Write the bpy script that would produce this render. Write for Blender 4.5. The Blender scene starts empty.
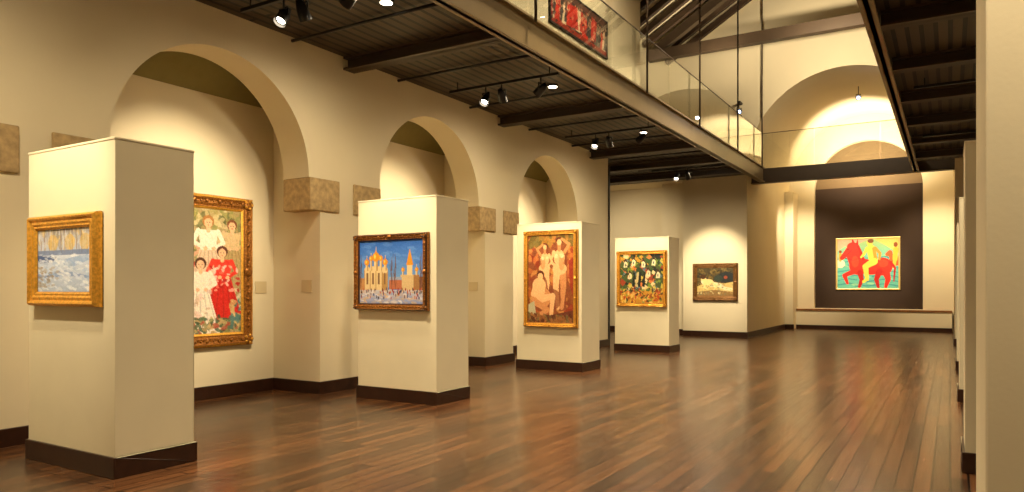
import bpy, bmesh, math, random
import numpy as np
from mathutils import Vector, Matrix

scene = bpy.context.scene
try:
    scene.view_settings.view_transform = 'Standard'
    scene.view_settings.look = 'None'
except Exception:
    pass

def s2l(c):
    out = []
    for v in c[:3]:
        v = v/255.0
        out.append(v/12.92 if v <= 0.04045 else ((v+0.055)/1.055)**2.4)
    return tuple(out)+(1.0,)

# ------------------------------------------------------------------ materials
def new_mat(name):
    m = bpy.data.materials.new(name)
    m.use_nodes = True
    nt = m.node_tree
    return m, nt, nt.nodes, nt.links, nt.nodes['Principled BSDF']

def plain(name, col, rough=0.5, metal=0.0, noise=0.0, nscale=8.0, bump=0.0, bscale=60.0, spec=0.5):
    m, nt, N, L, P = new_mat(name)
    P.inputs['Base Color'].default_value = s2l(col)
    P.inputs['Roughness'].default_value = rough
    P.inputs['Metallic'].default_value = metal
    P.inputs['Specular IOR Level'].default_value = spec
    tc = N.new('ShaderNodeTexCoord')
    if noise > 0:
        t = N.new('ShaderNodeTexNoise'); t.inputs['Scale'].default_value = nscale
        t.inputs['Detail'].default_value = 5
        L.new(tc.outputs['Object'], t.inputs['Vector'])
        r = N.new('ShaderNodeValToRGB')
        c = s2l(col)
        r.color_ramp.elements[0].position = 0.3; r.color_ramp.elements[1].position = 0.7
        r.color_ramp.elements[0].color = tuple(max(0, v*(1-noise)) for v in c[:3])+(1,)
        r.color_ramp.elements[1].color = tuple(min(1, v*(1+noise)) for v in c[:3])+(1,)
        L.new(t.outputs['Fac'], r.inputs['Fac'])
        L.new(r.outputs['Color'], P.inputs['Base Color'])
    if bump > 0:
        t2 = N.new('ShaderNodeTexNoise'); t2.inputs['Scale'].default_value = bscale
        t2.inputs['Detail'].default_value = 4
        L.new(tc.outputs['Object'], t2.inputs['Vector'])
        b = N.new('ShaderNodeBump'); b.inputs['Strength'].default_value = bump
        b.inputs['Distance'].default_value = 0.01
        L.new(t2.outputs['Fac'], b.inputs['Height'])
        L.new(b.outputs['Normal'], P.inputs['Normal'])
    return m

M_PLASTER = plain('cream_plaster', (226, 213, 181), 0.85, noise=0.02, nscale=1.5, bump=0.08, bscale=40, spec=0.2)
M_PARTN = plain('partition_paint', (226, 215, 183), 0.75, noise=0.02, nscale=3, bump=0.04, bscale=90, spec=0.25)
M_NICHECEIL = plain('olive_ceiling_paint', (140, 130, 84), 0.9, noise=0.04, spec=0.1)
M_STONE = plain('limestone', (184, 158, 114), 0.9, noise=0.25, nscale=14, bump=0.6, bscale=35, spec=0.2)
M_BASE = plain('dark_walnut_trim', (50, 26, 15), 0.35, noise=0.25, nscale=12)
M_STEEL = plain('bronze_painted_steel', (64, 50, 36), 0.5, noise=0.08, nscale=4)
M_GIRDER = plain('taupe_painted_steel', (136, 118, 86), 0.4, noise=0.05, nscale=4)
M_BLACK = plain('black_metal', (14, 12, 10), 0.4)
M_ROOF = plain('roof_board', (64, 46, 31), 0.7, noise=0.2, nscale=6)
M_DARKPANEL = plain('umber_wall_paint', (60, 46, 37), 0.8, noise=0.05, nscale=2, spec=0.2)
M_LUNETTE = plain('taupe_lunette_paint', (118, 98, 72), 0.8, noise=0.05, nscale=2, spec=0.2)
M_LABEL = plain('label_card', (205, 186, 145), 0.6, noise=0.02)
M_LEDGE = plain('wood_ledge', (130, 84, 46), 0.4, noise=0.2)
M_GOLD = plain('gilded_wood', (222, 164, 62), 0.4, metal=0.6, noise=0.25, nscale=40, bump=0.6, bscale=70)
M_GOLDDK = plain('antique_gilding', (150, 96, 36), 0.42, metal=0.6, noise=0.5, nscale=45, bump=0.9, bscale=60)
M_GOLDBR = plain('bronze_gilding', (120, 82, 38), 0.45, metal=0.5, noise=0.4, nscale=40, bump=0.6, bscale=60)
M_PALEGOLD = plain('pale_gilding', (226, 196, 120), 0.4, metal=0.4, noise=0.1, nscale=30)

def plank_mat(name, c1, c2, cm, length, width, mortar, rough, bumpd, grain=0.35, bstr=0.4):
    m, nt, N, L, P = new_mat(name)
    tc = N.new('ShaderNodeTexCoord')
    mp = N.new('ShaderNodeMapping'); mp.inputs['Rotation'].default_value = (0, 0, math.radians(90))
    L.new(tc.outputs['Object'], mp.inputs['Vector'])
    br = N.new('ShaderNodeTexBrick')
    br.inputs['Scale'].default_value = 1.0
    br.inputs['Brick Width'].default_value = length
    br.inputs['Row Height'].default_value = width
    br.inputs['Mortar Size'].default_value = mortar
    br.inputs['Mortar Smooth'].default_value = 0.2
    br.inputs['Color1'].default_value = s2l(c1)
    br.inputs['Color2'].default_value = s2l(c2)
    br.inputs['Mortar'].default_value = s2l(cm)
    br.offset = 0.37
    L.new(mp.outputs['Vector'], br.inputs['Vector'])
    mp2 = N.new('ShaderNodeMapping'); mp2.inputs['Scale'].default_value = (22, 1.2, 1)
    L.new(tc.outputs['Object'], mp2.inputs['Vector'])
    n = N.new('ShaderNodeTexNoise'); n.inputs['Scale'].default_value = 1.0; n.inputs['Detail'].default_value = 6
    L.new(mp2.outputs['Vector'], n.inputs['Vector'])
    mr = N.new('ShaderNodeMapRange')
    mr.inputs['From Min'].default_value = 0.3; mr.inputs['From Max'].default_value = 0.7
    mr.inputs['To Min'].default_value = 1-grain; mr.inputs['To Max'].default_value = 1+grain
    L.new(n.outputs['Fac'], mr.inputs['Value'])
    mx = N.new('ShaderNodeVectorMath'); mx.operation = 'SCALE'
    L.new(br.outputs['Color'], mx.inputs[0]); L.new(mr.outputs['Result'], mx.inputs['Scale'])
    L.new(mx.outputs['Vector'], P.inputs['Base Color'])
    mr2 = N.new('ShaderNodeMapRange')
    mr2.inputs['To Min'].default_value = rough-0.04; mr2.inputs['To Max'].default_value = rough+0.06
    L.new(n.outputs['Fac'], mr2.inputs['Value'])
    L.new(mr2.outputs['Result'], P.inputs['Roughness'])
    b = N.new('ShaderNodeBump'); b.inputs['Strength'].default_value = bstr; b.inputs['Distance'].default_value = bumpd
    b.invert = True
    L.new(br.outputs['Fac'], b.inputs['Height'])
    L.new(b.outputs['Normal'], P.inputs['Normal'])
    return m
M_FLOOR = plank_mat('hardwood_planks', (104, 66, 38), (60, 37, 22), (12, 7, 4), 1.5, 0.12, 0.008, 0.24, 0.0015, 0.35, 0.3)
M_DECK = plank_mat('dark_deck_boards', (80, 64, 44), (64, 52, 35), (6, 5, 3), 6.0, 0.16, 0.03, 0.55, 0.01, 0.15)

m, nt, N, L, P = new_mat('clear_glass')
N.remove(P)
tr = N.new('ShaderNodeBsdfTransparent'); tr.inputs['Color'].default_value = (0.95, 0.965, 0.94, 1)
gl = N.new('ShaderNodeBsdfGlossy'); gl.inputs['Roughness'].default_value = 0.01
fr = N.new('ShaderNodeFresnel')
ge = N.new('ShaderNodeNewGeometry')
ma = N.new('ShaderNodeMath'); ma.operation = 'MULTIPLY_ADD'
ma.inputs[1].default_value = (1/1.6)-1.6; ma.inputs[2].default_value = 1.6
L.new(ge.outputs['Backfacing'], ma.inputs[0]); L.new(ma.outputs[0], fr.inputs['IOR'])
mx = N.new('ShaderNodeMixShader')
L.new(fr.outputs[0], mx.inputs[0]); L.new(tr.outputs[0], mx.inputs[1]); L.new(gl.outputs[0], mx.inputs[2])
L.new(mx.outputs[0], N['Material Output'].inputs['Surface'])
M_GLASS = m

def emis(name, col, st):
    m, nt, N, L, P = new_mat(name)
    P.inputs['Base Color'].default_value = col
    P.inputs['Emission Color'].default_value = col
    P.inputs['Emission Strength'].default_value = st
    return m
M_LENS = emis('lamp_lens', (1, .85, .62, 1), 30)
M_COOL = emis('cool_glint_lens', (.45, .6, 1, 1), 8)

m, nt, N, L, P = new_mat('oil_paint')
at = N.new('ShaderNodeVertexColor'); at.layer_name = 'paint'
L.new(at.outputs['Color'], P.inputs['Base Color'])
P.inputs['Roughness'].default_value = 0.55
P.inputs['Specular IOR Level'].default_value = 0.3
tc = N.new('ShaderNodeTexCoord')
t2 = N.new('ShaderNodeTexNoise'); t2.inputs['Scale'].default_value = 60
L.new(tc.outputs['Object'], t2.inputs['Vector'])
b = N.new('ShaderNodeBump'); b.inputs['Strength'].default_value = 0.2; b.inputs['Distance'].default_value = 0.004
L.new(t2.outputs['Fac'], b.inputs['Height']); L.new(b.outputs['Normal'], P.inputs['Normal'])
M_PAINT = m

# ------------------------------------------------------------------ mesh builder
class B:
    def __init__(s):
        s.v = []; s.f = []; s.m = []; s.mats = []; s.sm = []; s.col = {}
    def mi(s, mat):
        if mat not in s.mats: s.mats.append(mat)
        return s.mats.index(mat)
    def face(s, pts, mat, smooth=False):
        o = len(s.v); s.v += [tuple(p) for p in pts]
        s.f.append(tuple(range(o, o+len(pts)))); s.m.append(s.mi(mat)); s.sm.append(smooth)
    def mesh(s, vs, fs, mat, smooth=False):
        o = len(s.v); s.v += [tuple(p) for p in vs]
        k = s.mi(mat)
        for f in fs:
            s.f.append(tuple(i+o for i in f)); s.m.append(k); s.sm.append(smooth)
        return o
    def box(s, x0, x1, y0, y1, z0, z1, mat):
        vs = [(x, y, z) for x in (x0, x1) for y in (y0, y1) for z in (z0, z1)]
        s.mesh(vs, [(0,1,3,2),(4,6,7,5),(0,4,5,1),(2,3,7,6),(0,2,6,4),(1,5,7,3)], mat)
    def cyl(s, p0, p1, r0, r1, mat, n=16, caps=True, smooth=True):
        p0 = Vector(p0); p1 = Vector(p1); d = (p1-p0).normalized()
        a = d.orthogonal().normalized(); c = d.cross(a)
        vs = []
        for p, r in ((p0, r0), (p1, r1)):
            for i in range(n):
                t = 2*math.pi*i/n
                vs.append(p+(a*math.cos(t)+c*math.sin(t))*r)
        s.mesh(vs, [(i, (i+1) % n, n+(i+1) % n, n+i) for i in range(n)], mat, smooth)
        if caps:
            s.mesh(vs[:n], [tuple(range(n))[::-1]], mat); s.mesh(vs[n:], [tuple(range(n))], mat)
    def ball(s, fn, c, r, mat, nu=8, nv=5):
        vs = []; fs = []
        for j in range(nv+1):
            ph = math.pi*j/nv
            for i in range(nu):
                t = 2*math.pi*i/nu
                vs.append(fn(c[0]+r[0]*math.sin(ph)*math.cos(t), c[1]+r[1]*math.sin(ph)*math.sin(t), c[2]+r[2]*math.cos(ph)))
        for j in range(nv):
            for i in range(nu):
                fs.append((j*nu+i, j*nu+(i+1) % nu, (j+1)*nu+(i+1) % nu, (j+1)*nu+i))
        s.mesh(vs, fs, mat, True)
    def obj(s, name, bevel=0.0, merge=True, recalc=True):
        me = bpy.data.meshes.new(name)
        a = np.array(s.v)
        org = Vector(((a[:,0].min()+a[:,0].max())/2, (a[:,1].min()+a[:,1].max())/2, a[:,2].min()))
        if name in ('floor',) or name.startswith('ceiling') or name.startswith('wall'):
            org = Vector((0, 0, 0))
        me.from_pydata([tuple(Vector(p)-org) for p in s.v], [], s.f)
        for mt in s.mats: me.materials.append(mt)
        me.polygons.foreach_set('material_index', s.m)
        me.polygons.foreach_set('use_smooth', s.sm)
        if s.col:
            ca = me.color_attributes.new('paint', 'FLOAT_COLOR', 'POINT')
            arr = np.ones((len(s.v), 4), dtype=np.float32)
            for o, c in s.col.items():
                arr[o:o+len(c), :3] = c
            ca.data.foreach_set('color', arr.ravel())
        elif recalc:
            bm = bmesh.new(); bm.from_mesh(me)
            if merge: bmesh.ops.remove_doubles(bm, verts=bm.verts, dist=1e-5)
            bmesh.ops.recalc_face_normals(bm, faces=bm.faces)
            bm.to_mesh(me); bm.free()
        o = bpy.data.objects.new(name, me); scene.collection.objects.link(o)
        o.location = org
        if bevel > 0:
            md = o.modifiers.new('bevel', 'BEVEL'); md.width = bevel; md.segments = 2; md.limit_method = 'ANGLE'
        return o

def arch_wall(b, fn, s0, s1, zs, zt, T, arches, mat, n=40):
    cur = s0
    def solid(a, c):
        if c-a < 1e-4: return
        for t in (0, T):
            b.face([fn(a, zs, t), fn(c, zs, t), fn(c, zt, t), fn(a, zt, t)], mat)
        b.face([fn(a, zs, 0), fn(c, zs, 0), fn(c, zs, T), fn(a, zs, T)], mat)
        b.face([fn(a, zt, 0), fn(c, zt, 0), fn(c, zt, T), fn(a, zt, T)], mat)
    for c, r in arches:
        solid(cur, c-r)
        pts = [(c-r*math.cos(math.pi*i/n), zs+r*math.sin(math.pi*i/n)) for i in range(n+1)]
        for i in range(n):
            (a0, z0), (a1, z1) = pts[i], pts[i+1]
            for t in (0, T):
                b.face([fn(a0, z0, t), fn(a1, z1, t), fn(a1, zt, t), fn(a0, zt, t)], mat)
            b.face([fn(a0, z0, 0), fn(a1, z1, 0), fn(a1, z1, T), fn(a0, z0, T)], mat, False)
            b.face([fn(a0, zt, 0), fn(a1, zt, 0), fn(a1, zt, T), fn(a0, zt, T)], mat)
        cur = c+r
    solid(cur, s1)
    for e in (s0, s1):
        b.face([fn(e, zs, 0), fn(e, zs, T), fn(e, zt, T), fn(e, zt, 0)], mat)

# ------------------------------------------------------------------ key dims
XW = -7.5; XB = -8.45; XWB = -8.0
PER = 4.16; AC = 5.62; AR = 1.365; ZS = 3.0
DECK = 4.82; BEAMZ = 4.63
YT = 17.07; YF = 21.8; YE = 28.3
XL = -5.13; XR = 0.1; XC = (XL+XR)/2
XRW = 2.1

b = B()
b.box(-12.3, 2.4, -3.3, 28.9, -0.12, 0.0, M_FLOOR)
b.obj('floor')

b = B()
fnL = lambda s, z, t: (XW-t, s, z)
arch_wall(b, fnL, -3.0, YT, ZS, DECK, XW-XWB, [(AC+PER*k, AR) for k in (-1, 0, 1, 2)], M_PLASTER, 64)
cols = [(-3.0, 7.19-2*PER+1.03)] + [(7.19+PER*k, 7.19+PER*k+1.03) for k in (-1, 0, 1)] + [(7.19+2*PER, YT)]
for (a, c) in cols:
    b.box(XWB, XW, a, c, 0, ZS, M_PLASTER)
    b.box(XB, XWB, a, c, 0, 4.6, M_PLASTER)
b.obj('wall_left')
b = B()
b.box(XB-0.2, XB, -3.0, YT, 0, 4.06, M_PLASTER)
b.obj('wall_niche_back')
b = B()
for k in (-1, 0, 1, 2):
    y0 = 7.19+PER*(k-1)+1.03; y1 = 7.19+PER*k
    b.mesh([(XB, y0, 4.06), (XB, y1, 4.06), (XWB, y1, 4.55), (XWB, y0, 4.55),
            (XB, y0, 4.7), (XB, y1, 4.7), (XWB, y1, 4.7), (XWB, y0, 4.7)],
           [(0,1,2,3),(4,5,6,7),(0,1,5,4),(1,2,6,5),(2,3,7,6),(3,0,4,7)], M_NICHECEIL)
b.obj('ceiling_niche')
for k in (-2, -1, 0, 1, 2):
    c0 = 7.19+PER*k
    for (a, c) in ((c0-0.2, c0+0.36), (c0+0.65, c0+1.23)):
        if k == 2 and a > c0+0.3: continue
        b = B(); b.box(XWB-0.02, XW+0.025, a, c, 2.55, ZS, M_STONE)
        b.obj('stone_impost', bevel=0.015)

bh = 0.17; bt = 0.03
b = B()
for (a, c) in cols:
    b.box(XW, XW+bt, a-bt, c+bt, 0, bh, M_BASE)
    b.box(XB, XW, a-bt, a, 0, bh, M_BASE)
    b.box(XB, XW, c, c+bt, 0, bh, M_BASE)
for k in (-1, 0, 1, 2):
    y0 = 7.19+PER*(k-1)+1.03; y1 = 7.19+PER*k
    b.box(XB, XB+bt, y0+bt, y1-bt, 0, bh, M_BASE)
b.obj('baseboard_left', bevel=0.004)
b = B(); b.box(XW-0.02, XW+0.02, YT, YT+0.09, 0, 4.6, M_BLACK); b.obj('shadow_strip_wall_end')  # dark strip standing in for the shadow at the wall end

# transept walls
b = B()
b.box(-12.0, XWB, YT-0.3, YT, 0, DECK, M_PLASTER)
b.obj('wall_transept_near')
b = B(); b.box(-12.3, -12.0, YT-0.3, 23.3, 0, DECK, M_PLASTER); b.obj('wall_transept_side')
b = B(); b.box(-12.0, -7.07, 23.1, 23.3, 0, DECK, M_PLASTER)
b.box(-7.95, -7.07, 22.4, 23.1, 0, DECK, M_PLASTER); b.obj('wall_transept_back')
b = B(); b.box(-12.0, -7.95, 23.07, 23.1, 0, bh, M_BASE); b.box(-7.98, -7.07, 22.37, 22.4, 0, bh, M_BASE); b.obj('baseboard_transept')
b = B(); b.box(-12.3, -7.07, YF-.05, 23.3, DECK, 5.0, M_PLASTER); b.obj('ceiling_transept')

b = B(); b.box(-7.07, XL, YF, YE+0.3, 0, 5.0, M_PLASTER)
b.obj('wall_apse_left')
b = B(); b.box(XR, XRW+0.2, YF, YE+0.3, 0, 5.0, M_PLASTER)
b.obj('wall_apse_right')
b = B()
fnF = lambda s, z, t: (s, YF+t, z)
arch_wall(b, fnF, -12.0, XRW+0.2, 5.0, 11.6, 0.5, [(XC, (XR-XL)/2)], M_PLASTER, 72)
b.obj('wall_far_upper')
b = B(); R = (XR-XL)/2; n = 48
for i in range(n):
    a0 = math.pi*i/n; a1 = math.pi*(i+1)/n
    q = lambda a, r, y: (XC-r*math.cos(a), y, 5.0+r*math.sin(a))
    b.face([q(a0, R, YF+.5), q(a1, R, YF+.5), q(a1, R, YE), q(a0, R, YE)], M_PLASTER, True)
    b.face([q(a0, R+.15, YF+.5), q(a1, R+.15, YF+.5), q(a1, R+.15, YE), q(a0, R+.15, YE)], M_PLASTER, True)
b.obj('ceiling_vault')
b = B()
fnE = lambda s, z, t: (s, YE+t, z)
PX0, PX1 = -4.26, -0.80; PC = (PX0+PX1)/2; PR = (PX1-PX0)/2
arch_wall(b, fnE, XL-0.2, XR+0.2, 4.98, 8.0, 0.25, [(PC, PR)], M_PLASTER, 64)
b.box(XL-0.2, PX0, YE, YE+0.25, 0, 4.98, M_PLASTER)
b.box(PX1, XR+0.2, YE, YE+0.25, 0, 4.98, M_PLASTER)
b.box(PX0, PX1, YE, YE+0.25, 0, 0.74, M_PLASTER)
b.box(XL-0.2, XR+0.2, YE+0.25, YE+0.4, 0, 5.1, M_DARKPANEL)
b.box(XL-0.2, XR+0.2, YE+0.25, YE+0.4, 5.1, 8.0, M_LUNETTE)
b.obj('wall_far')
b = B()
b.box(XL+0.3, XR-0.05, YE-0.35, YE-.001, 0.0, 0.66, M_PLASTER)
b.box(XL+0.31, XR-0.05, YE-0.38, YE-.001, 0.66, 0.72, M_LEDGE)
b.box(XL+0.31, XR-0.05, YE-0.38, YE-0.35, 0, 0.14, M_BASE)
b.obj('low_plinth')
b = B(); b.box(XL, XL+0.3, YE-0.9, YE, 0, 4.95, M_PLASTER); b.obj('wall_pilaster', bevel=0.02)
b = B()
b.box(-7.07, XL+bt, YF-bt, YF, 0, bh, M_BASE)
b.box(XL, XL+bt, YF, YE-0.9, 0, bh, M_BASE)
b.box(XL, XL+0.33, YE-.93, YE-.9, 0, bh, M_BASE)
b.box(XR-bt, XR, YF-bt, YE-.4, 0, bh, M_BASE)
b.box(XR, XRW, YF-bt, YF, 0, bh, M_BASE)
b.obj('baseboard_far', bevel=0.004)

b = B(); b.box(XRW, XRW+0.2, -3.0, YF, 0, DECK, M_PLASTER); b.obj('wall_right')
b = B(); b.box(XRW-bt, XRW, 4.8, YF-bt, 0, bh, M_BASE); b.obj('baseboard_right')
b = B(); b.box(XB-.2, XRW+0.2, -3.2, -3.0, 0, 11.6, M_PLASTER); b.obj('wall_back')
b = B(); b.box(0.123, XRW, 3.58, 4.8, 0, DECK-.2, M_PLASTER); b.obj('wall_stub_right', bevel=0.01)
b = B(); b.box(0.093, XRW, 3.55, 3.58, 0, bh, M_BASE); b.box(0.093, .123, 3.58, 4.83, 0, bh, M_BASE); b.obj('baseboard_stub')

# upper storey
b = B(); b.box(XW-0.3, XW, -3.0, YF, 5.0, 8.6, M_PLASTER); b.obj('wall_upper_left')
b = B(); b.box(XRW, XRW+0.3, -3.0, YF, 5.0, 8.6, M_PLASTER); b.obj('wall_upper_right')
b = B(); b.box(-6.2, -5.9, -3.0, 15.2, 5.0, 8.6, M_PLASTER); b.obj('wall_gallery_partition')

# roof
ex0, ex1, ez, rx, rz = XW-0.3, XRW+0.3, 8.35, XC-0.2, 11.3
b = B()
for (xa, za, xb_, zb) in ((ex0, ez, rx, rz), (rx, rz, ex1, ez)):
    b.mesh([(xa, -3.2, za), (xb_, -3.2, zb), (xb_, YF, zb), (xa, YF, za),
            (xa, -3.2, za+.2), (xb_, -3.2, zb+.2), (xb_, YF, zb+.2), (xa, YF, za+.2)],
           [(0,1,2,3),(4,5,6,7),(0,1,5,4),(1,2,6,5),(2,3,7,6),(3,0,4,7)], M_PLASTER)
b.obj('ceiling_roof')
def beam_between(b, p0, p1, w, h, mat):
    p0 = Vector(p0); p1 = Vector(p1); d = (p1-p0).normalized()
    side = Vector((0, 1, 0)); up = d.cross(side).normalized()
    if up.z < 0: up = -up
    vs = []
    for p in (p0, p1):
        for a in (-.5, .5):
            for c in (-1, 0):
                vs.append(p+side*w*a+up*h*c)
    b.mesh(vs, [(0,1,3,2),(4,6,7,5),(0,4,5,1),(2,3,7,6),(0,2,6,4),(1,5,7,3)], mat)
for yy in (3.5, 9.0, 14.5, 20.0):
    b = B()
    b.box(XW, XRW, yy-.12, yy+.12, 8.05, 8.35, M_STEEL)
    beam_between(b, (ex0+.3, yy, ez), (rx, yy, rz-.02), .2, .26, M_STEEL)
    beam_between(b, (rx, yy, rz-.02), (ex1-.3, yy, ez), .2, .26, M_STEEL)
    b.obj('roof_truss')
b = B()
y = -2.8
while y < YF-.1:
    beam_between(b, (ex0+.3, y, ez+.1), (rx, y, rz), .14, .16, M_ROOF)
    beam_between(b, (rx, y, rz), (ex1-.3, y, ez+.1), .14, .16, M_ROOF)
    y += 0.62
b.obj('roof_rafters')

# mezzanine decks
b = B()
b.box(XWB, -4.8, -3.0, YT, DECK, 5.0, M_DECK)
b.box(-12.0, -4.8, YT, YF, DECK, 5.0, M_DECK)
b.obj('ceiling_mezzanine_left')
b = B(); b.box(-0.8, XRW, -3.0, YF, DECK, 5.0, M_DECK); b.obj('ceiling_mezzanine_right')
b = B(); b.box(XL, XR, 22.45, 23.6, DECK, 5.0, M_DECK); b.box(XL, XR, 22.35, 22.45, BEAMZ, 5.05, M_STEEL)
b.box(XL, XR, 22.28, 22.5, BEAMZ-.02, BEAMZ+.02, M_STEEL)
b.obj('ceiling_footbridge')

def ibeam_x(b, x0, x1, yc, z0, z1, w, mat):
    b.box(x0, x1, yc-.02, yc+.02, z0, z1, mat)
    b.box(x0, x1, yc-w/2, yc+w/2, z0, z0+.03, mat)
    b.box(x0, x1, yc-w/2, yc+w/2, z1-.03, z1, mat)
def ibeam_y(b, y0, y1, xc, z0, z1, w, mat):
    b.box(xc-.02, xc+.02, y0, y1, z0, z1, mat)
    b.box(xc-w/2, xc+w/2, y0, y1, z0, z0+.03, mat)
    b.box(xc-w/2, xc+w/2, y0, y1, z1-.03, z1, mat)
BY = [-0.57, 3.59, 7.75, 11.91, 16.07, 18.2, 20.2]
for yy in BY:
    b = B()
    ibeam_x(b, XW if yy < YT else -12, -4.88, yy, BEAMZ, DECK, .22, M_STEEL)
    b.obj('ceiling_beam')
for yy in [-0.57, 1.5, 3.2, 5.67, 7.75, 9.83, 11.91, 13.99, 16.07, 18.15, 20.2]:
    b = B(); ibeam_x(b, -0.72, XRW, yy, BEAMZ, DECK, .2, M_STEEL); b.obj('ceiling_beam')
for k in range(-1, 4):
    for dy in (1.1, 3.1):
        yy = 3.59+PER*k+dy
        if yy > 21: continue
        b = B(); b.cyl((XW+.002, yy, DECK-.05), (-4.9, yy, DECK-.05), .022, .022, M_BLACK, 8)
        b.obj('electrical_conduit')
for xc in (-4.8, -.8):
    b = B(); ibeam_y(b, -2.99, 22.27, xc, BEAMZ, 5.07, .16, M_GIRDER)
    b.box(xc-.03, xc+.03, -2.99, 22.27, BEAMZ, 5.07, M_GIRDER)
    b.obj('edge_girder')

def railing_y(xc, y0, y1, n):
    b = B(); w = (y1-y0)/n
    for i in range(n):
        a = y0+i*w+.01; c = y0+(i+1)*w-.01
        b.box(xc-.006, xc+.006, a, c, 5.075, 6.1, M_GLASS)
    b.box(xc-.008, xc+.008, y0, y1, 6.1, 6.115, M_STEEL)
    b.obj('glass_railing', recalc=True)
railing_y(-4.8, -2.9, 22.3, 9)
railing_y(-.8, -2.9, 22.3, 9)
b = B(); n = 3; w = (XR-XL-.1)/n
for i in range(n):
    a = XL+.05+i*w+.02; c = a+w-.04
    b.box(a, c, 22.394, 22.406, 5.05, 6.1, M_GLASS)
b.box(XL+.05, XR-.05, 22.388, 22.412, 6.1, 6.115, M_STEEL)
b.obj('glass_railing')
for xc in (-4.68, -.92):
    for yy in (4.2, 8.3, 12.4, 15.6, 18.9, 21.7):
        hz = ez+(rz-ez)*((xc-ex0)/(rx-ex0) if xc < rx else (ex1-xc)/(ex1-rx))-.05
        b = B(); b.cyl((xc, yy, 5.0), (xc, yy, hz), .02, .02, M_STEEL, 8); b.obj('suspension_rod')

# ------------------------------------------------------------------ partitions
PY = [3.17, 7.25, 11.43, 15.84]
def partition(x0, x1, y0, y1):
    b = B()
    b.box(x0, x1, y0, y1, 0, 2.63, M_PARTN)
    b.box(x0-.005, x1+.005, y0-.005, y1+.005, 2.63, 2.65, M_PARTN)
    t = .02
    b.box(x0-t, x1+t, y0-t, y0, 0, .165, M_BASE); b.box(x0-t, x1+t, y1, y1+t, 0, .165, M_BASE)
    b.box(x0-t, x0, y0, y1, 0, .165, M_BASE); b.box(x1, x1+t, y0, y1, 0, .165, M_BASE)
    b.obj('display_partition', bevel=0.004)
for y0, dd, xo in zip(PY, (.68, .7, .74, .7), (0, 0, 0, .06)):
    partition(-6.84+xo, -5.52+xo, y0, y0+dd)
for y0 in (6.8, 11.0, 15.2):
    partition(.1, 1.44, y0, y0+.7)

# ------------------------------------------------------------------ painting
class Can:
    def __init__(s, w, h, col, seed=0):
        s.w, s.h = w, h
        s.a = np.zeros((h, w, 3)); s.a[:] = col
        s.Y, s.X = np.mgrid[0:h, 0:w]
        s.X = (s.X+.5)/w; s.Y = (s.Y+.5)/h
        s.asp = w/h
        s.r = np.random.RandomState(seed)
    def put(s, m, col, al=1.0):
        m = m.astype(float)*al
        s.a = s.a*(1-m[..., None])+np.array(col)*m[..., None]
    def grad(s, y0, y1, c0, c1):
        t = np.clip((s.Y-y0)/(y1-y0), 0, 1)[..., None]
        m = (s.Y >= y0) & (s.Y <= y1)
        g = np.array(c0)*(1-t)+np.array(c1)*t
        s.a = np.where(m[..., None], g, s.a)
    def rect(s, x0, y0, x1, y1, col, al=1): s.put((s.X >= x0) & (s.X <= x1) & (s.Y >= y0) & (s.Y <= y1), col, al)
    def ell(s, cx, cy, rx, ry, col, rot=0, al=1):
        dx = (s.X-cx)*s.asp; dy = s.Y-cy; c, q = math.cos(rot), math.sin(rot)
        u = dx*c+dy*q; v = -dx*q+dy*c
        s.put((u/(rx*s.asp))**2+(v/ry)**2 <= 1, col, al)
    def poly(s, pts, col, al=1):
        ins = np.zeros_like(s.X, dtype=bool); n = len(pts)
        for i in range(n):
            x0, y0 = pts[i]; x1, y1 = pts[(i+1) % n]
            if y0 == y1: continue
            c = ((y0 > s.Y) != (y1 > s.Y)) & (s.X < (x1-x0)*(s.Y-y0)/(y1-y0)+x0)
            ins ^= c
        s.put(ins, col, al)
    def line(s, pts, w, col, al=1, w1=None):
        n = len(pts)-1
        for i in range(n):
            x0, y0 = pts[i]; x1, y1 = pts[i+1]
            ax, ay = x0*s.asp, y0; bx, by = x1*s.asp, y1
            dx, dy = bx-ax, by-ay; l2 = dx*dx+dy*dy+1e-9
            t = np.clip(((s.X*s.asp-ax)*dx+(s.Y-ay)*dy)/l2, 0, 1)
            d = np.hypot(s.X*s.asp-ax-t*dx, s.Y-ay-t*dy)
            ww = w if w1 is None else w+(w1-w)*((i+t)/n)
            s.put(d <= ww, col, al)
    def dabs(s, n, box, cols, sz, al=.8, el=2.0, rot=None, jit=12):
        for _ in range(n):
            x = s.r.uniform(box[0], box[2]); y = s.r.uniform(box[1], box[3])
            c = np.array(cols[s.r.randint(len(cols))])+s.r.uniform(-jit, jit)
            r = s.r.uniform(.5, 1.2)*sz; a = s.r.uniform(0, math.pi) if rot is None else rot+s.r.uniform(-.3, .3)
            s.ell(x, y, r*el/s.asp, r, c, a, al)
    def figure(s, x, y, h, skin, cloth, hair=(50, 30, 20)):
        s.ell(x, y+h*.06, h*.06/s.asp, h*.06, hair)
        s.ell(x, y+h*.09, h*.045/s.asp, h*.06, skin)
        s.poly([(x-h*.1/s.asp, y+h*.17), (x+h*.1/s.asp, y+h*.17), (x+h*.08/s.asp, y+h*.45), (x+h*.2/s.asp, y+h), (x-h*.2/s.asp, y+h), (x-h*.08/s.asp, y+h*.45)], cloth)
        s.line([(x-h*.09/s.asp, y+h*.2), (x-h*.13/s.asp, y+h*.36), (x-h*.02/s.asp, y+h*.42)], h*.025, skin)
    def done(s, nz=7):
        s.a = s.a+s.r.normal(0, nz, (s.h, s.w, 1))+s.r.normal(0, nz*.4, s.a.shape)
        a = np.clip(s.a, 2, 250)/255.0
        return np.where(a <= .04045, a/12.92, ((a+.055)/1.055)**2.4)

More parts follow.
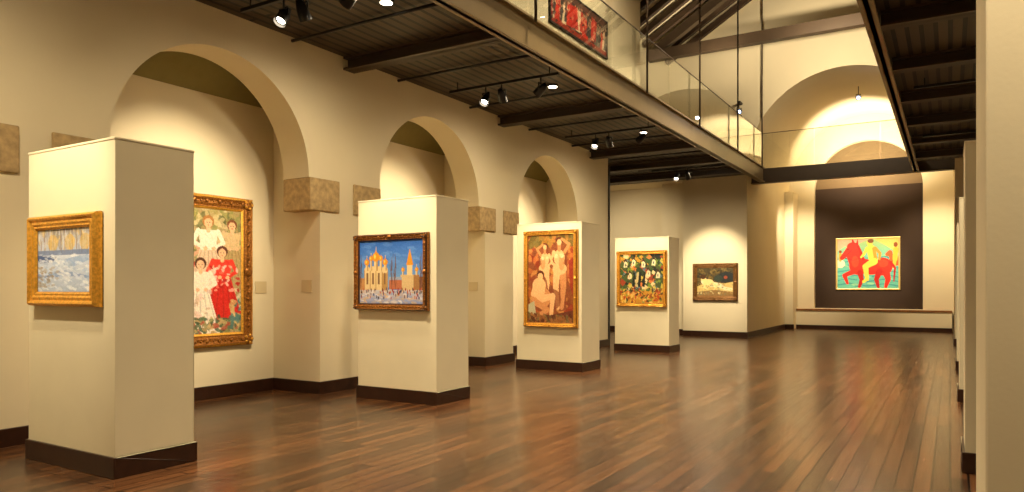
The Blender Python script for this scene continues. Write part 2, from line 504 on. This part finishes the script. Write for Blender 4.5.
def winter():
    c = Can(150, 100, (186, 198, 222), 1)
    c.grad(0, .35, (206, 196, 176), (186, 196, 216))
    c.dabs(160, (0, 0, 1, .32), [(226, 196, 130), (170, 170, 184), (204, 208, 226), (150, 144, 140)], .03, .6, 2.5, 1.5)
    for x in (.06, .13, .22, .31, .45, .52, .66, .74, .83, .93):
        c.line([(x, 0), (x+.01, .38)], .008, (140, 100, 60), .7)
    for x in (.3, .62, .9): c.ell(x, .22, .1, .13, (222, 180, 90), 0, .5)
    c.rect(0, .34, 1, .42, (110, 128, 170), .8)
    c.grad(.42, 1.0, (210, 220, 240), (172, 188, 214))
    c.poly([(0, .42), (.38, .44), (.3, .52), (0, .56)], (76, 98, 150))
    c.poly([(.42, .5), (.95, .42), (1, .5), (.6, .64)], (160, 184, 222))
    c.poly([(0, .72), (.5, .66), (1, .76), (1, .8), (.5, .74), (0, .86)], (140, 162, 206))
    c.dabs(240, (0, .4, 1, 1), [(238, 242, 250), (224, 232, 246), (170, 190, 222), (200, 212, 234)], .022, .6, 3, 0.1)
    c.dabs(50, (0, .6, .4, .95), [(150, 130, 106), (170, 160, 150)], .018, .5, 3, .1)
    return c.done(5)

def festival():
    c = Can(200, 175, (160, 140, 94), 2)
    c.dabs(420, (0, 0, 1, .45), [(136, 136, 76), (170, 156, 96), (200, 182, 134), (104, 104, 62), (186, 166, 120)], .02, .8)
    c.dabs(500, (0, .4, 1, 1), [(206, 166, 126), (222, 196, 162), (176, 110, 80), (150, 142, 100), (230, 212, 184), (190, 134, 116)], .02, .8)
    def woman(x, y, h, skin, blouse, skirt, hair, lean=0.0):
        k = h/c.asp
        c.poly([(x-.12*k+lean*.5, y+h*.42), (x+.12*k+lean*.5, y+h*.42), (x+.3*k+lean, y+h), (x-.3*k+lean, y+h)], skirt)
        for i in range(5):
            t = -.2+.1*i
            c.line([(x+t*.5*k+lean*.5, y+h*.45), (x+t*1.3*k+lean, y+h*.98)], h*.008, tuple(v*.8 for v in skirt), .7)
        c.poly([(x-.14*k, y+h*.18), (x+.14*k, y+h*.18), (x+.11*k+lean*.5, y+h*.44), (x-.11*k+lean*.5, y+h*.44)], blouse)
        c.line([(x-.14*k, y+h*.2), (x-.22*k, y+h*.34), (x-.05*k, y+h*.42)], h*.035, blouse, 1, h*.022)
        c.line([(x+.14*k, y+h*.2), (x+.22*k, y+h*.34), (x+.08*k, y+h*.42)], h*.035, blouse, 1, h*.022)
        c.ell(x-.04*k, y+h*.42, .03*k, h*.025, skin); c.ell(x+.08*k, y+h*.42, .03*k, h*.025, skin)
        c.line([(x, y+h*.12), (x, y+h*.19)], h*.028, skin)
        c.ell(x, y+h*.07, .085*k, h*.08, hair); c.ell(x, y+h*.09, .058*k, h*.062, skin)
        c.ell(x-.02*k, y+h*.085, .007*k, h*.007, (60, 40, 30)); c.ell(x+.02*k, y+h*.085, .007*k, h*.007, (60, 40, 30))
        c.ell(x, y+h*.122, .014*k, h*.006, (180, 60, 50))
    SK = (228, 180, 138)
    for x, y, h, bl, sk in ((.08, .2, .7, (226, 206, 180), (196, 60, 46)), (.24, .14, .74, (200, 70, 54), (226, 208, 180)), (.42, .18, .7, (230, 214, 190), (150, 140, 90)), (.56, .14, .6, (206, 160, 130), (190, 70, 54))):
        woman(x, y, h, SK, bl, sk, (90, 50, 30))
    woman(.93, .08, .56, SK, (206, 176, 130), (176, 150, 100), (120, 70, 36))
    woman(.74, .06, .62, SK, (238, 226, 204), (222, 190, 160), (168, 116, 60))
    woman(.85, .3, .6, SK, (222, 60, 44), (204, 40, 32), (90, 50, 30), .01)
    c.dabs(46, (.72, .46, .98, .66), [(244, 180, 160), (236, 110, 90), (250, 216, 200), (170, 26, 26)], .012)
    woman(.68, .4, .6, (232, 184, 146), (240, 224, 202), (240, 226, 206), (80, 46, 26))
    c.dabs(36, (.6, .66, .76, .98), [(226, 190, 176), (250, 240, 226), (206, 170, 140)], .014, .6)
    c.dabs(150, (.5, .88, 1, 1), [(90, 110, 80), (150, 146, 96), (70, 90, 64), (196, 166, 116), (170, 80, 60)], .014)
    c.dabs(26, (.92, .72, 1, .95), [(80, 120, 116), (210, 180, 120)], .016)
    return c.done(9)

def church():
    c = Can(160, 120, (80, 130, 206), 3)
    c.grad(0, .75, (44, 98, 186), (124, 166, 212))
    c.dabs(60, (0, 0, 1, .4), [(100, 146, 212), (60, 112, 196)], .03, .4, 3, .1)
    W = (222, 196, 144); W2 = (180, 140, 84); G = (210, 140, 34); G2 = (250, 206, 96)
    c.rect(.08, .46, .46, .8, W); c.rect(.36, .46, .46, .8, W2)
    for x in (.08, .175, .27, .365):
        c.ell(x+.047, .47, .047, .06, W); c.rect(x+.032, .52, x+.062, .7, (130, 96, 64))
        c.line([(x, .47), (x, .8)], .006, W2)
    def dome(x, y, r, base):
        c.rect(x-r*.5, y+r*.5, x+r*.5, base, W); c.rect(x+r*.1, y+r*.5, x+r*.5, base, W2)
        c.ell(x, y+r*.35, r, r*1.2, G); c.ell(x-r*.3, y+r*.2, r*.25, r*.6, G2)
        c.poly([(x-r*.4, y-r*.6), (x+r*.4, y-r*.6), (x, y-r*1.6)], G)
        c.line([(x, y-r*1.5), (x, y-r*2.3)], .004, G2)
    dome(.12, .33, .042, .48); dome(.42, .33, .042, .48); dome(.19, .27, .034, .48); dome(.35, .27, .034, .48); dome(.27, .24, .062, .48)
    c.rect(.66, .55, .95, .8, (210, 180, 130)); c.rect(.86, .55, .95, .8, (160, 116, 70))
    dome(.7, .46, .028, .56); dome(.91, .46, .028, .56)
    c.rect(.765, .4, .845, .56, W); c.poly([(.75, .4), (.86, .4), (.805, .14)], G)
    c.rect(.48, .62, .68, .78, (180, 106, 74)); c.rect(.48, .58, .68, .63, (150, 160, 184))
    c.rect(0, .6, .08, .8, (190, 136, 84)); c.rect(.95, .58, 1, .8, (120, 80, 60))
    for x in (.02, .52, .58, .97):
        for k in range(9):
            a = c.r.uniform(-.5, .5)
            c.line([(x, .78-.03*k), (x+.06*math.sin(a), .62-.05*k)], .004, (104, 64, 48), .75)
    c.grad(.79, 1, (200, 196, 200), (140, 150, 190))
    c.dabs(160, (0, .8, 1, 1), [(222, 216, 216), (140, 154, 198), (190, 176, 176), (206, 170, 130)], .018, .7, 3, .05)
    for i in range(70):
        x = c.r.uniform(0, 1); y = c.r.uniform(.77, .92)
        c.ell(x, y, .008, .026, [(150, 40, 34), (60, 60, 110), (90, 50, 36), (190, 96, 54), (50, 40, 50)][i % 5])
    return c.done(5)

def bathers():
    c = Can(110, 176, (140, 74, 36), 4)
    c.dabs(300, (0, 0, 1, 1), [(176, 90, 42), (124, 62, 32), (200, 116, 58), (146, 52, 28), (206, 142, 70)], .035, .7)
    c.dabs(60, (0, 0, 1, .12), [(110, 94, 44), (166, 116, 44)], .03)
    S = (236, 180, 124); S2 = (206, 138, 84); D = (130, 66, 36)
    def nude(x, y, k, flip=1, arm=True):
        a = lambda u, v: (x+u*flip*k, y+v*k)
        c.line([a(0, .16), a(.02, .4), a(.05, .84)], .13*k, D, .8, .07*k)
        c.line([a(.08, .42), a(.1, .62), a(.06, .86)], .052*k, S2, 1, .028*k)
        c.line([a(-.06, .42), a(-.08, .62), a(-.03, .86)], .052*k, S, 1, .028*k)
        c.ell(*a(.01, .38), .17*k, .075*k, S); c.ell(*a(0, .24), .13*k, .1*k, S); c.ell(*a(.06, .3), .07*k, .1*k, S2, 0, .7)
        c.ell(*a(-.07, .22), .045*k, .028*k, (246, 204, 152)); c.ell(*a(.06, .22), .045*k, .028*k, (246, 204, 152))
        c.line([a(0, .14), a(0, .08)], .024*k, S2)
        c.ell(*a(0, .03), .09*k, .045*k, (96, 40, 20)); c.ell(*a(0, .05), .055*k, .038*k, S)
        c.line([a(.13, .17), a(.24, .08), a(.06, .01)], .024*k, S2, 1, .016*k)
        c.line([a(-.13, .17), a(-.22, .28), a(-.06, .36)], .024*k, S, 1, .016*k)
    nude(.7, .04, .92, 1); nude(.38, .1, .74, -1)
    c.line([(.24, .56), (.3, .76), (.55, .74)], .12, D, .7)
    c.ell(.3, .72, .22, .12, S2); c.ell(.25, .58, .15, .09, S); c.ell(.26, .64, .12, .1, S)
    c.ell(.28, .455, .085, .05, (90, 38, 20)); c.ell(.28, .475, .06, .04, S)
    c.line([(.27, .74), (.56, .7), (.52, .92)], .045, S, 1, .024)
    c.line([(.2, .78), (.44, .86), (.2, .94)], .04, S2, 1, .024)
    c.line([(.16, .57), (.1, .68), (.34, .72)], .024, S)
    c.poly([(.0, .8), (.14, .76), (.2, .98), (0, 1)], (186, 176, 140)); c.poly([(.5, .92), (1, .86), (1, 1), (.4, 1)], (106, 52, 32))
    c.dabs(90, (.0, .92, 1, 1), [(90, 46, 26), (150, 96, 50), (110, 96, 56)], .02)
    c.poly([(.9, .3), (1, .26), (1, .7), (.94, .6)], (150, 40, 26), .8)
    return c.done(9)

def abstract_town():
    c = Can(130, 134, (70, 84, 46), 5)
    cols = [(54, 84, 40), (116, 136, 54), (222, 200, 146), (36, 38, 34), (190, 140, 44), (150, 60, 34), (90, 110, 116), (200, 180, 76), (46, 62, 36), (206, 120, 60)]
    for i in range(190):
        x, y = c.r.uniform(0, 1), c.r.uniform(0, .85); s = c.r.uniform(.025, .075)
        c.poly([(x+s*math.cos(t)*c.r.uniform(.6, 1.3), y+s*math.sin(t)*c.r.uniform(.6, 1.4)) for t in (0, 1.4, 2.9, 4.4)], cols[i % len(cols)])
    for x, y in ((.08, .1), (.27, .06), (.5, .1), (.74, .06), (.18, .34), (.62, .28), (.84, .32)):
        c.poly([(x, y+.17), (x+.02, y+.07), (x+.05, y), (x+.1, y+.09), (x+.09, y+.17)], (226, 210, 166))
        c.poly([(x, y+.07), (x+.05, y-.03), (x+.11, y+.08), (x+.05, y+.04)], (70, 44, 34)); c.rect(x+.04, y+.09, x+.06, y+.14, (50, 66, 96))
    for x0 in (.32, .4, .46, .56): c.poly([(x0, .38), (x0+.05, .36), (x0+.02, .68), (x0-.04, .66)], (26, 30, 26) if x0 != .4 else (196, 176, 120))
    c.poly([(0, .78), (.5, .74), (1, .8), (1, 1), (0, 1)], (190, 134, 46))
    c.dabs(160, (0, .7, 1, 1), [(216, 170, 60), (140, 70, 28), (110, 130, 56), (226, 190, 106), (180, 60, 30), (60, 50, 34)], .02)
    for i in range(50):
        x, y = c.r.uniform(0, 1), c.r.uniform(0, .85); c.line([(x, y), (x+c.r.uniform(-.12, .12), y+c.r.uniform(-.12, .12))], .006, (26, 22, 20))
    return c.done(8)

def recline():
    c = Can(120, 96, (76, 64, 38), 6)
    c.dabs(160, (0, 0, 1, .6), [(66, 56, 34), (100, 80, 38), (50, 46, 36), (124, 104, 54)], .04, .7)
    c.poly([(0, .66), (.3, .5), (.75, .56), (1, .5), (1, 1), (0, 1)], (206, 178, 108))
    c.poly([(.0, .86), (.5, .78), (1, .86), (1, 1), (0, 1)], (140, 108, 64))
    c.poly([(.5, .3), (.8, .12), (1, .2), (1, .5), (.7, .52)], (40, 44, 44))
    S = (240, 208, 138)
    c.line([(.2, .48), (.4, .58), (.62, .62), (.8, .74), (.95, .76)], .11, (230, 214, 168), 1, .05)
    c.ell(.32, .52, .15, .12, S); c.ell(.18, .38, .075, .1, S); c.ell(.17, .32, .085, .08, (70, 44, 24))
    c.line([(.26, .56), (.16, .66), (.3, .74)], .035, S); c.line([(.4, .52), (.56, .66), (.48, .76)], .03, S)
    c.ell(.6, .38, .12, .12, (50, 60, 50)); c.ell(.8, .34, .05, .06, (140, 66, 44))
    c.dabs(80, (0, .55, 1, .95), [(236, 220, 160), (180, 146, 86), (120, 124, 96)], .02, .6)
    return c.done(7)

def redhorse():
    c = Can(180, 162, (96, 178, 156), 7)
    c.grad(0, .35, (166, 194, 116), (110, 186, 166))
    c.poly([(0, 0), (.55, 0), (.34, .1), (.12, .14), (0, .24)], (230, 170, 140))
    c.poly([(.6, 0), (1, 0), (1, .3), (.8, .14)], (232, 196, 100))
    for k in range(7):
        c.line([(0, .4+.09*k), (.2, .36+.09*k), (.5, .42+.09*k), (.8, .37+.09*k), (1, .42+.09*k)], .012, (50, 130, 140), .7)
    c.dabs(60, (0, .3, 1, 1), [(130, 206, 186), (64, 140, 140), (180, 216, 146)], .02, .5, 3, .1)
    R = (226, 38, 18); R2 = (176, 20, 12); R3 = (240, 76, 34)
    c.ell(.05, .5, .08, .08, (232, 206, 180)); c.ell(.05, .36, .03, .1, (226, 156, 56)); c.ell(.05, .25, .025, .03, (130, 60, 28))
    c.ell(.95, .46, .1, .1, (230, 90, 36)); c.line([(.9, .42), (.87, .28), (.83, .32)], .04, (230, 90, 36))
    c.line([(.95, .42), (.96, .22)], .045, (240, 180, 56)); c.ell(.96, .13, .033, .05, (140, 70, 24)); c.line([(.95, .4), (.93, .58)], .03, (240, 180, 56))
    # body and rump
    c.line([(.36, .54), (.56, .58), (.76, .56)], .15, R)
    c.ell(.76, .57, .15, .18, R); c.ell(.34, .54, .14, .19, R)
    # thick arched neck, head low to the left
    c.line([(.34, .48), (.28, .34), (.26, .2)], .16, R, 1, .11)
    c.ell(.26, .16, .1, .1, R)
    c.line([(.25, .16), (.16, .28), (.08, .38)], .085, R, 1, .042)
    c.poly([(.24, .1), (.25, -.03), (.3, .09)], R); c.poly([(.31, .1), (.34, -.01), (.36, .14)], R2)
    c.ell(.18, .2, .014, .014, (20, 8, 8)); c.ell(.065, .38, .01, .009, (60, 10, 10))
    c.line([(.35, .14), (.4, .28), (.43, .42)], .022, R2)
    c.line([(.08, .33), (.16, .33), (.24, .22)], .006, (50, 16, 16)); c.line([(.1, .37), (.26, .44), (.42, .36)], .006, (50, 16, 16))
    c.line([(.28, .66), (.12, .74), (.17, .9)], .055, R, 1, .026); c.line([(.38, .68), (.41, .83), (.37, .98)], .056, R2, 1, .026)
    c.line([(.8, .66), (.84, .82), (.8, .98)], .072, R, 1, .028); c.line([(.7, .66), (.65, .82), (.68, .98)], .06, R2, 1, .026)
    c.line([(.88, .48), (.95, .6), (.93, .86)], .026, R2, 1, .012)
    c.ell(.62, .68, .18, .03, R2, 0, .5); c.ell(.76, .5, .08, .08, R3, 0, .6); c.ell(.3, .46, .06, .12, R3, 0, .6)
    Yl = (248, 204, 76); Y2 = (214, 146, 44)
    c.line([(.56, .2), (.6, .44)], .08, Yl); c.line([(.61, .2), (.64, .42)], .03, Y2)
    c.line([(.55, .14), (.56, .18)], .022, Yl)
    c.ell(.54, .085, .048, .064, Yl); c.ell(.555, .045, .052, .042, (120, 70, 30))
    c.line([(.5, .19), (.44, .32), (.4, .37)], .032, Yl, 1, .02); c.line([(.63, .19), (.71, .3), (.7, .42)], .032, Y2, 1, .02)
    c.line([(.61, .46), (.47, .56), (.5, .82)], .072, Yl, 1, .034); c.line([(.5, .82), (.44, .87)], .028, Yl)
    return c.done(4)

def constructivist():
    c = Can(200, 62, (60, 44, 38), 8)
    c.rect(0, .0, 1, .16, (90, 60, 48))
    for i in range(26):
        x = i/26+.02; y = c.r.uniform(.1, .3)
        c.figure(x, y, .68, (206, 160, 120), [(206, 50, 32), (232, 206, 166), (70, 64, 60), (110, 110, 96), (190, 50, 36)][c.r.randint(5)])
    c.poly([(.3, .25), (.44, .2), (.46, .8), (.32, .85)], (206, 36, 26), .8)
    c.poly([(.7, .15), (.8, .2), (.78, .8), (.7, .75)], (200, 34, 26), .7)
    c.rect(0, .88, 1, 1, (150, 44, 28)); c.rect(.0, .2, .03, .9, (150, 40, 30))
    c.dabs(100, (0, .1, 1, 1), [(40, 36, 34), (180, 60, 40), (216, 196, 156), (30, 28, 28)], .03, .7)
    return c.done(8)

def painting(name, fn, w, h, art, fw, prof, mat, mat2=None, orn=0, backing=0.02):
    b = B(); mat2 = mat2 or mat
    P = [(0, backing)]+[(d*fw, e) for d, e in prof]
    rings = []
    for d, e in [(0.0, 0.0)]+P:
        rings.append([fn(d, d, e), fn(w-d, d, e), fn(w-d, h-d, e), fn(d, h-d, e)])
    for i in range(len(rings)-1):
        mm = mat2 if i in (2, len(rings)-2) else mat
        for k in range(4):
            b.face([rings[i][k], rings[i][(k+1) % 4], rings[i+1][(k+1) % 4], rings[i+1][k]], mm)
    b.face(rings[0][::-1], M_BASE)
    emax = max(e for d, e in prof)
    if orn > 0:
        dm = fw*.45; step = orn
        def run(x0, y0, x1, y1):
            L_ = math.hypot(x1-x0, y1-y0); n = max(2, int(L_/step))
            for i in range(n+1):
                t = i/n; r = fw*.12*(1.0+.3*math.cos(i*math.pi))
                b.ball(fn, (x0+(x1-x0)*t, y0+(y1-y0)*t, emax*.9), (r, r, .01), mat, 8, 4)
        run(dm, dm, w-dm, dm); run(dm, h-dm, w-dm, h-dm); run(dm, dm, dm, h-dm); run(w-dm, dm, w-dm, h-dm)
        for cx, cy in ((dm, dm), (w-dm, dm), (w-dm, h-dm), (dm, h-dm)):
            b.ball(fn, (cx, cy, emax*.85), (fw*.42, fw*.42, .02), mat, 12, 6)
            for q in range(5):
                a = q*2*math.pi/5
                b.ball(fn, (cx+fw*.28*math.cos(a), cy+fw*.28*math.sin(a), emax*.93), (fw*.13, fw*.13, .02), mat2, 8, 4)
        for cx, cy in ((w/2, dm), (w/2, h-dm), (dm, h/2), (w-dm, h/2)):
            b.ball(fn, (cx, cy, emax*.88), (fw*.34, fw*.34, .018), mat, 12, 6)
    H, W, _ = art.shape
    x0 = y0 = fw; x1 = w-fw; y1 = h-fw; ce = P[-1][1]-.004
    vs = []; cols = []
    for j in range(H+1):
        jj = min(j, H-1)
        for i in range(W+1):
            vs.append(fn(x0+(x1-x0)*i/W, y1-(y1-y0)*j/H, ce)); cols.append(art[jj, min(i, W-1)])
    fs = [(j*(W+1)+i, (j+1)*(W+1)+i, (j+1)*(W+1)+i+1, j*(W+1)+i+1) for j in range(H) for i in range(W)]
    o = b.mesh(vs, fs, M_PAINT)
    b.col[o] = np.array(cols, dtype=np.float32)
    b.obj(name)

def fY(x0, y, z0): return lambda u, v, e: (x0+u, y-.007-e, z0+v)
def fX(x, y0, z0): return lambda u, v, e: (x+.002+e, y0+u, z0+v)
WIDE = [(.05, .05), (.2, .07), (.3, .065), (.42, .05), (.6, .055), (.75, .045), (.85, .048), (1, .03)]
painting('winter_landscape_painting', fY(-6.73, 3.17, 1.325), 1.05, .755, winter(), .12, WIDE, M_GOLD, M_GOLD)
painting('festival_crowd_painting', fX(XB, 4.46, .68), 2.33, 2.04, festival(), .19, WIDE, M_GOLDDK, M_GOLD, .09)
painting('golden_dome_church_painting', fY(-6.87, 7.25, 1.185), 1.25, 1.0, church(), .09, WIDE, M_GOLDDK, M_BASE, .05)
painting('bathers_painting', fY(-6.67, 11.43, .77), 1.09, 1.74, bathers(), .09, WIDE, M_GOLD, M_GOLDDK, .06)
painting('cubist_town_painting', fY(-6.72, 15.84, 1.04), 1.22, 1.3, abstract_town(), .09, WIDE, M_GOLD, M_GOLDDK, .06)
painting('reclining_woman_painting', fY(-6.75, YF, 1.09), 1.36, 1.13, recline(), .14, WIDE, M_GOLDBR, M_GOLDBR, .07)
painting('red_horse_painting', fY(-3.56, YE+.25, 1.41), 2.07, 1.87, redhorse(), .06, [(.1, .05), (.5, .055), (1, .04)], M_PALEGOLD)
painting('crowd_banner_painting', fX(-5.9, 10.9, 6.05), 2.43, .75, constructivist(), .04, [(.1, .04), (1, .035)], M_BLACK)

def label(fn, w=.16, h=.18):
    b = B(); q = [fn(0, 0, 0), fn(w, 0, 0), fn(w, h, 0), fn(0, h, 0), fn(0, 0, .008), fn(w, 0, .008), fn(w, h, .008), fn(0, h, .008)]
    b.mesh(q, [(0,1,2,3),(4,5,6,7),(0,1,5,4),(1,2,6,5),(2,3,7,6),(3,0,4,7)], M_LABEL); b.obj('wall_label')
for k in (0, 1):
    label(lambda u, v, e, k=k: (-7.86+u, 7.19+PER*k-e, 1.42+v), .2, .17)
label(lambda u, v, e: (XB+e, 6.86+u, 1.4+v), .2, .17)

# ------------------------------------------------------------------ track lights
WARM = (1.0, 0.82, 0.55)
def spot(p, tgt, power, angle=50, blend=.8, rad=.05, col=WARM):
    l = bpy.data.lights.new('spot', 'SPOT'); l.energy = power; l.color = col
    l.spot_size = math.radians(angle); l.spot_blend = blend; l.shadow_soft_size = rad
    o = bpy.data.objects.new('spot_light', l); scene.collection.objects.link(o)
    o.location = p; o.rotation_euler = (Vector(tgt)-Vector(p)).to_track_quat('-Z', 'Y').to_euler()
    return o
def head(b, piv, tgt, mount_z, lens=None):
    piv = Vector(piv); d = (Vector(tgt)-piv).normalized()
    b.cyl((piv.x, piv.y, mount_z), (piv.x, piv.y, piv.z+.09), .012, .012, M_BLACK, 8)
    side = d.cross(Vector((0, 0, 1))).normalized()
    for s_ in (-1, 1):
        b.cyl(piv+side*.075*s_, Vector((piv.x, piv.y, piv.z+.09))+side*.06*s_, .008, .008, M_BLACK, 6)
    b.cyl(Vector((piv.x, piv.y, piv.z+.09))-side*.07, Vector((piv.x, piv.y, piv.z+.09))+side*.07, .01, .01, M_BLACK, 6)
    b.cyl(piv-d*.12, piv-d*.02, .035, .065, M_BLACK, 16)
    b.cyl(piv-d*.02, piv+d*.1, .065, .072, M_BLACK, 16, caps=False)
    b.cyl(piv+d*.06, piv+d*.065, .05, .05, lens or M_LENS, 16)
    return piv+d*.13
def track(x0, x1, y, heads):
    b = B()
    b.box(x0, x1, y-.02, y+.02, DECK-.16, DECK-.12, M_BLACK)
    for xx in (x0+.15, x1-.15): b.cyl((xx, y, DECK-.12), (xx, y, DECK-.002), .01, .01, M_BLACK, 6)
    ls = []
    for (x, tgt, pw, ang) in heads:
        piv = (x, y, DECK-.34)
        lp = head(b, piv, tgt, DECK-.13)
        if pw: ls.append((lp, tgt, pw, ang))
    b.obj('track_light')
    for q in ls: spot(*q)
tg = [(-6.27, 3.17, 1.95), (-6.2, 7.25, 1.9), (-6.15, 11.43, 1.85), (-6.1, 15.84, 1.9), (-6.07, YF, 1.9)]
ty = [1.4, 5.5, 9.56, 13.7, 18.9]
pws = [520, 580, 640, 700, 1050]
for i in range(5):
    hs = [(-6.0, tg[i], pws[i], 46), (-6.3, (-6.3, ty[i]-2.4, .9), 120, 60)]
    if i < 4:
        hs.append((-5.3, (XB, AC+PER*(i-1), 2.2), 780, 52))
    track(-7.0, -5.0, ty[i], hs)
for yy in (2.2, 9.0, 13.2, 17.5):
    track(-.5, 1.6, yy, [(0.6, (.77, yy+2, 1.6), 320, 80)])
for yy in (3.5, 9.0, 14.5):  # invented pendants, added to give the void ambient fill
    for xx in (-4.0, -1.6):
        b = B(); b.cyl((xx, yy, 8.05), (xx, yy, 7.9), .012, .012, M_BLACK, 8)
        b.cyl((xx, yy, 7.9), (xx, yy, 7.66), .07, .1, M_BLACK, 16, caps=False)
        b.cyl((xx, yy, 7.72), (xx, yy, 7.715), .09, .09, M_LENS, 16)
        b.obj('added_fill_pendant')
        spot((xx, yy, 7.6), (xx, yy, 0), 1000, 130, 1.0, .2)
for yy in (2.0, 6.4, 10.5, 14.6, 19.3):  # downlight cans added under the deck as ambient fill
    b = B(); b.cyl((-5.6, yy, DECK-.03), (-5.6, yy, DECK-.002), .09, .09, M_BLACK, 20)
    b.cyl((-5.6, yy, DECK-.034), (-5.6, yy, DECK-.031), .07, .07, M_LENS, 20)
    b.obj('ceiling_fill_downlight')
    spot((-5.6, yy, DECK-.1), (-6.2, yy, 0), 310, 165, 1.0, .12)
# upper gallery + apse + transept: fill spots added without fixtures
spot((-3.6, 11.5, 8.0), (-5.9, 12.1, 6.2), 560, 110, 1, .1)
for xx, tx in ((-4.0, -4.7), (-1.2, -.3)):
    spot((xx, 25.2, 4.9), (tx, YE, 2.2), 800, 70, .9, .06)
spot((-2.5, 24.2, 4.55), (-2.53, YE, 2.3), 1300, 38, .9, .06)
spot((-2.5, 26.0, 5.1), (-2.53, YE, 7.2), 1400, 130, 1, .1)
spot((-2.5, 18.0, 7.4), (-2.53, YF, 8.3), 850, 130, 1, .1)
spot((-5.2, 19.0, 7.2), (-6.5, 20.5, 10), 260, 140, 1, .1)
spot((-9.5, 20, 4.6), (-9.0, 23, 1.8), 420, 110, 1, .1)
# cool lamps added in place of bluish reflections, in the vault and beside it
for (p, t, mz, pw) in (((-2.37, 24.0, 7.22), (-2.0, 20.0, 5.6), 7.56, 30), ((-5.3, 21.55, 6.66), (-4.6, 18.0, 5.0), 6.9, 20)):
    b = B(); lp = head(b, p, t, mz, M_COOL)
    if p[1] < YF: b.box(p[0]-.04, p[0]+.04, p[1]-.04, YF-.002, 6.9, 6.96, M_BLACK)
    b.obj('cool_glint_lamp'); spot(lp, t, pw, 90, 1, .05, (.6, .75, 1))

w = bpy.data.worlds.new('world'); scene.world = w; w.use_nodes = True
w.node_tree.nodes['Background'].inputs[0].default_value = (1, .85, .65, 1)
w.node_tree.nodes['Background'].inputs[1].default_value = 0.1

# ------------------------------------------------------------------ camera
cam = bpy.data.cameras.new('camera'); co = bpy.data.objects.new('camera', cam); scene.collection.objects.link(co)
co.location = (0, 0, 1.476); co.rotation_euler = (math.radians(90), 0, math.radians(31.3))
cam.sensor_width = 36; cam.lens = 721/1024*36; cam.shift_y = 42/1024
cam.clip_start = .02; cam.clip_end = 200
scene.camera = co
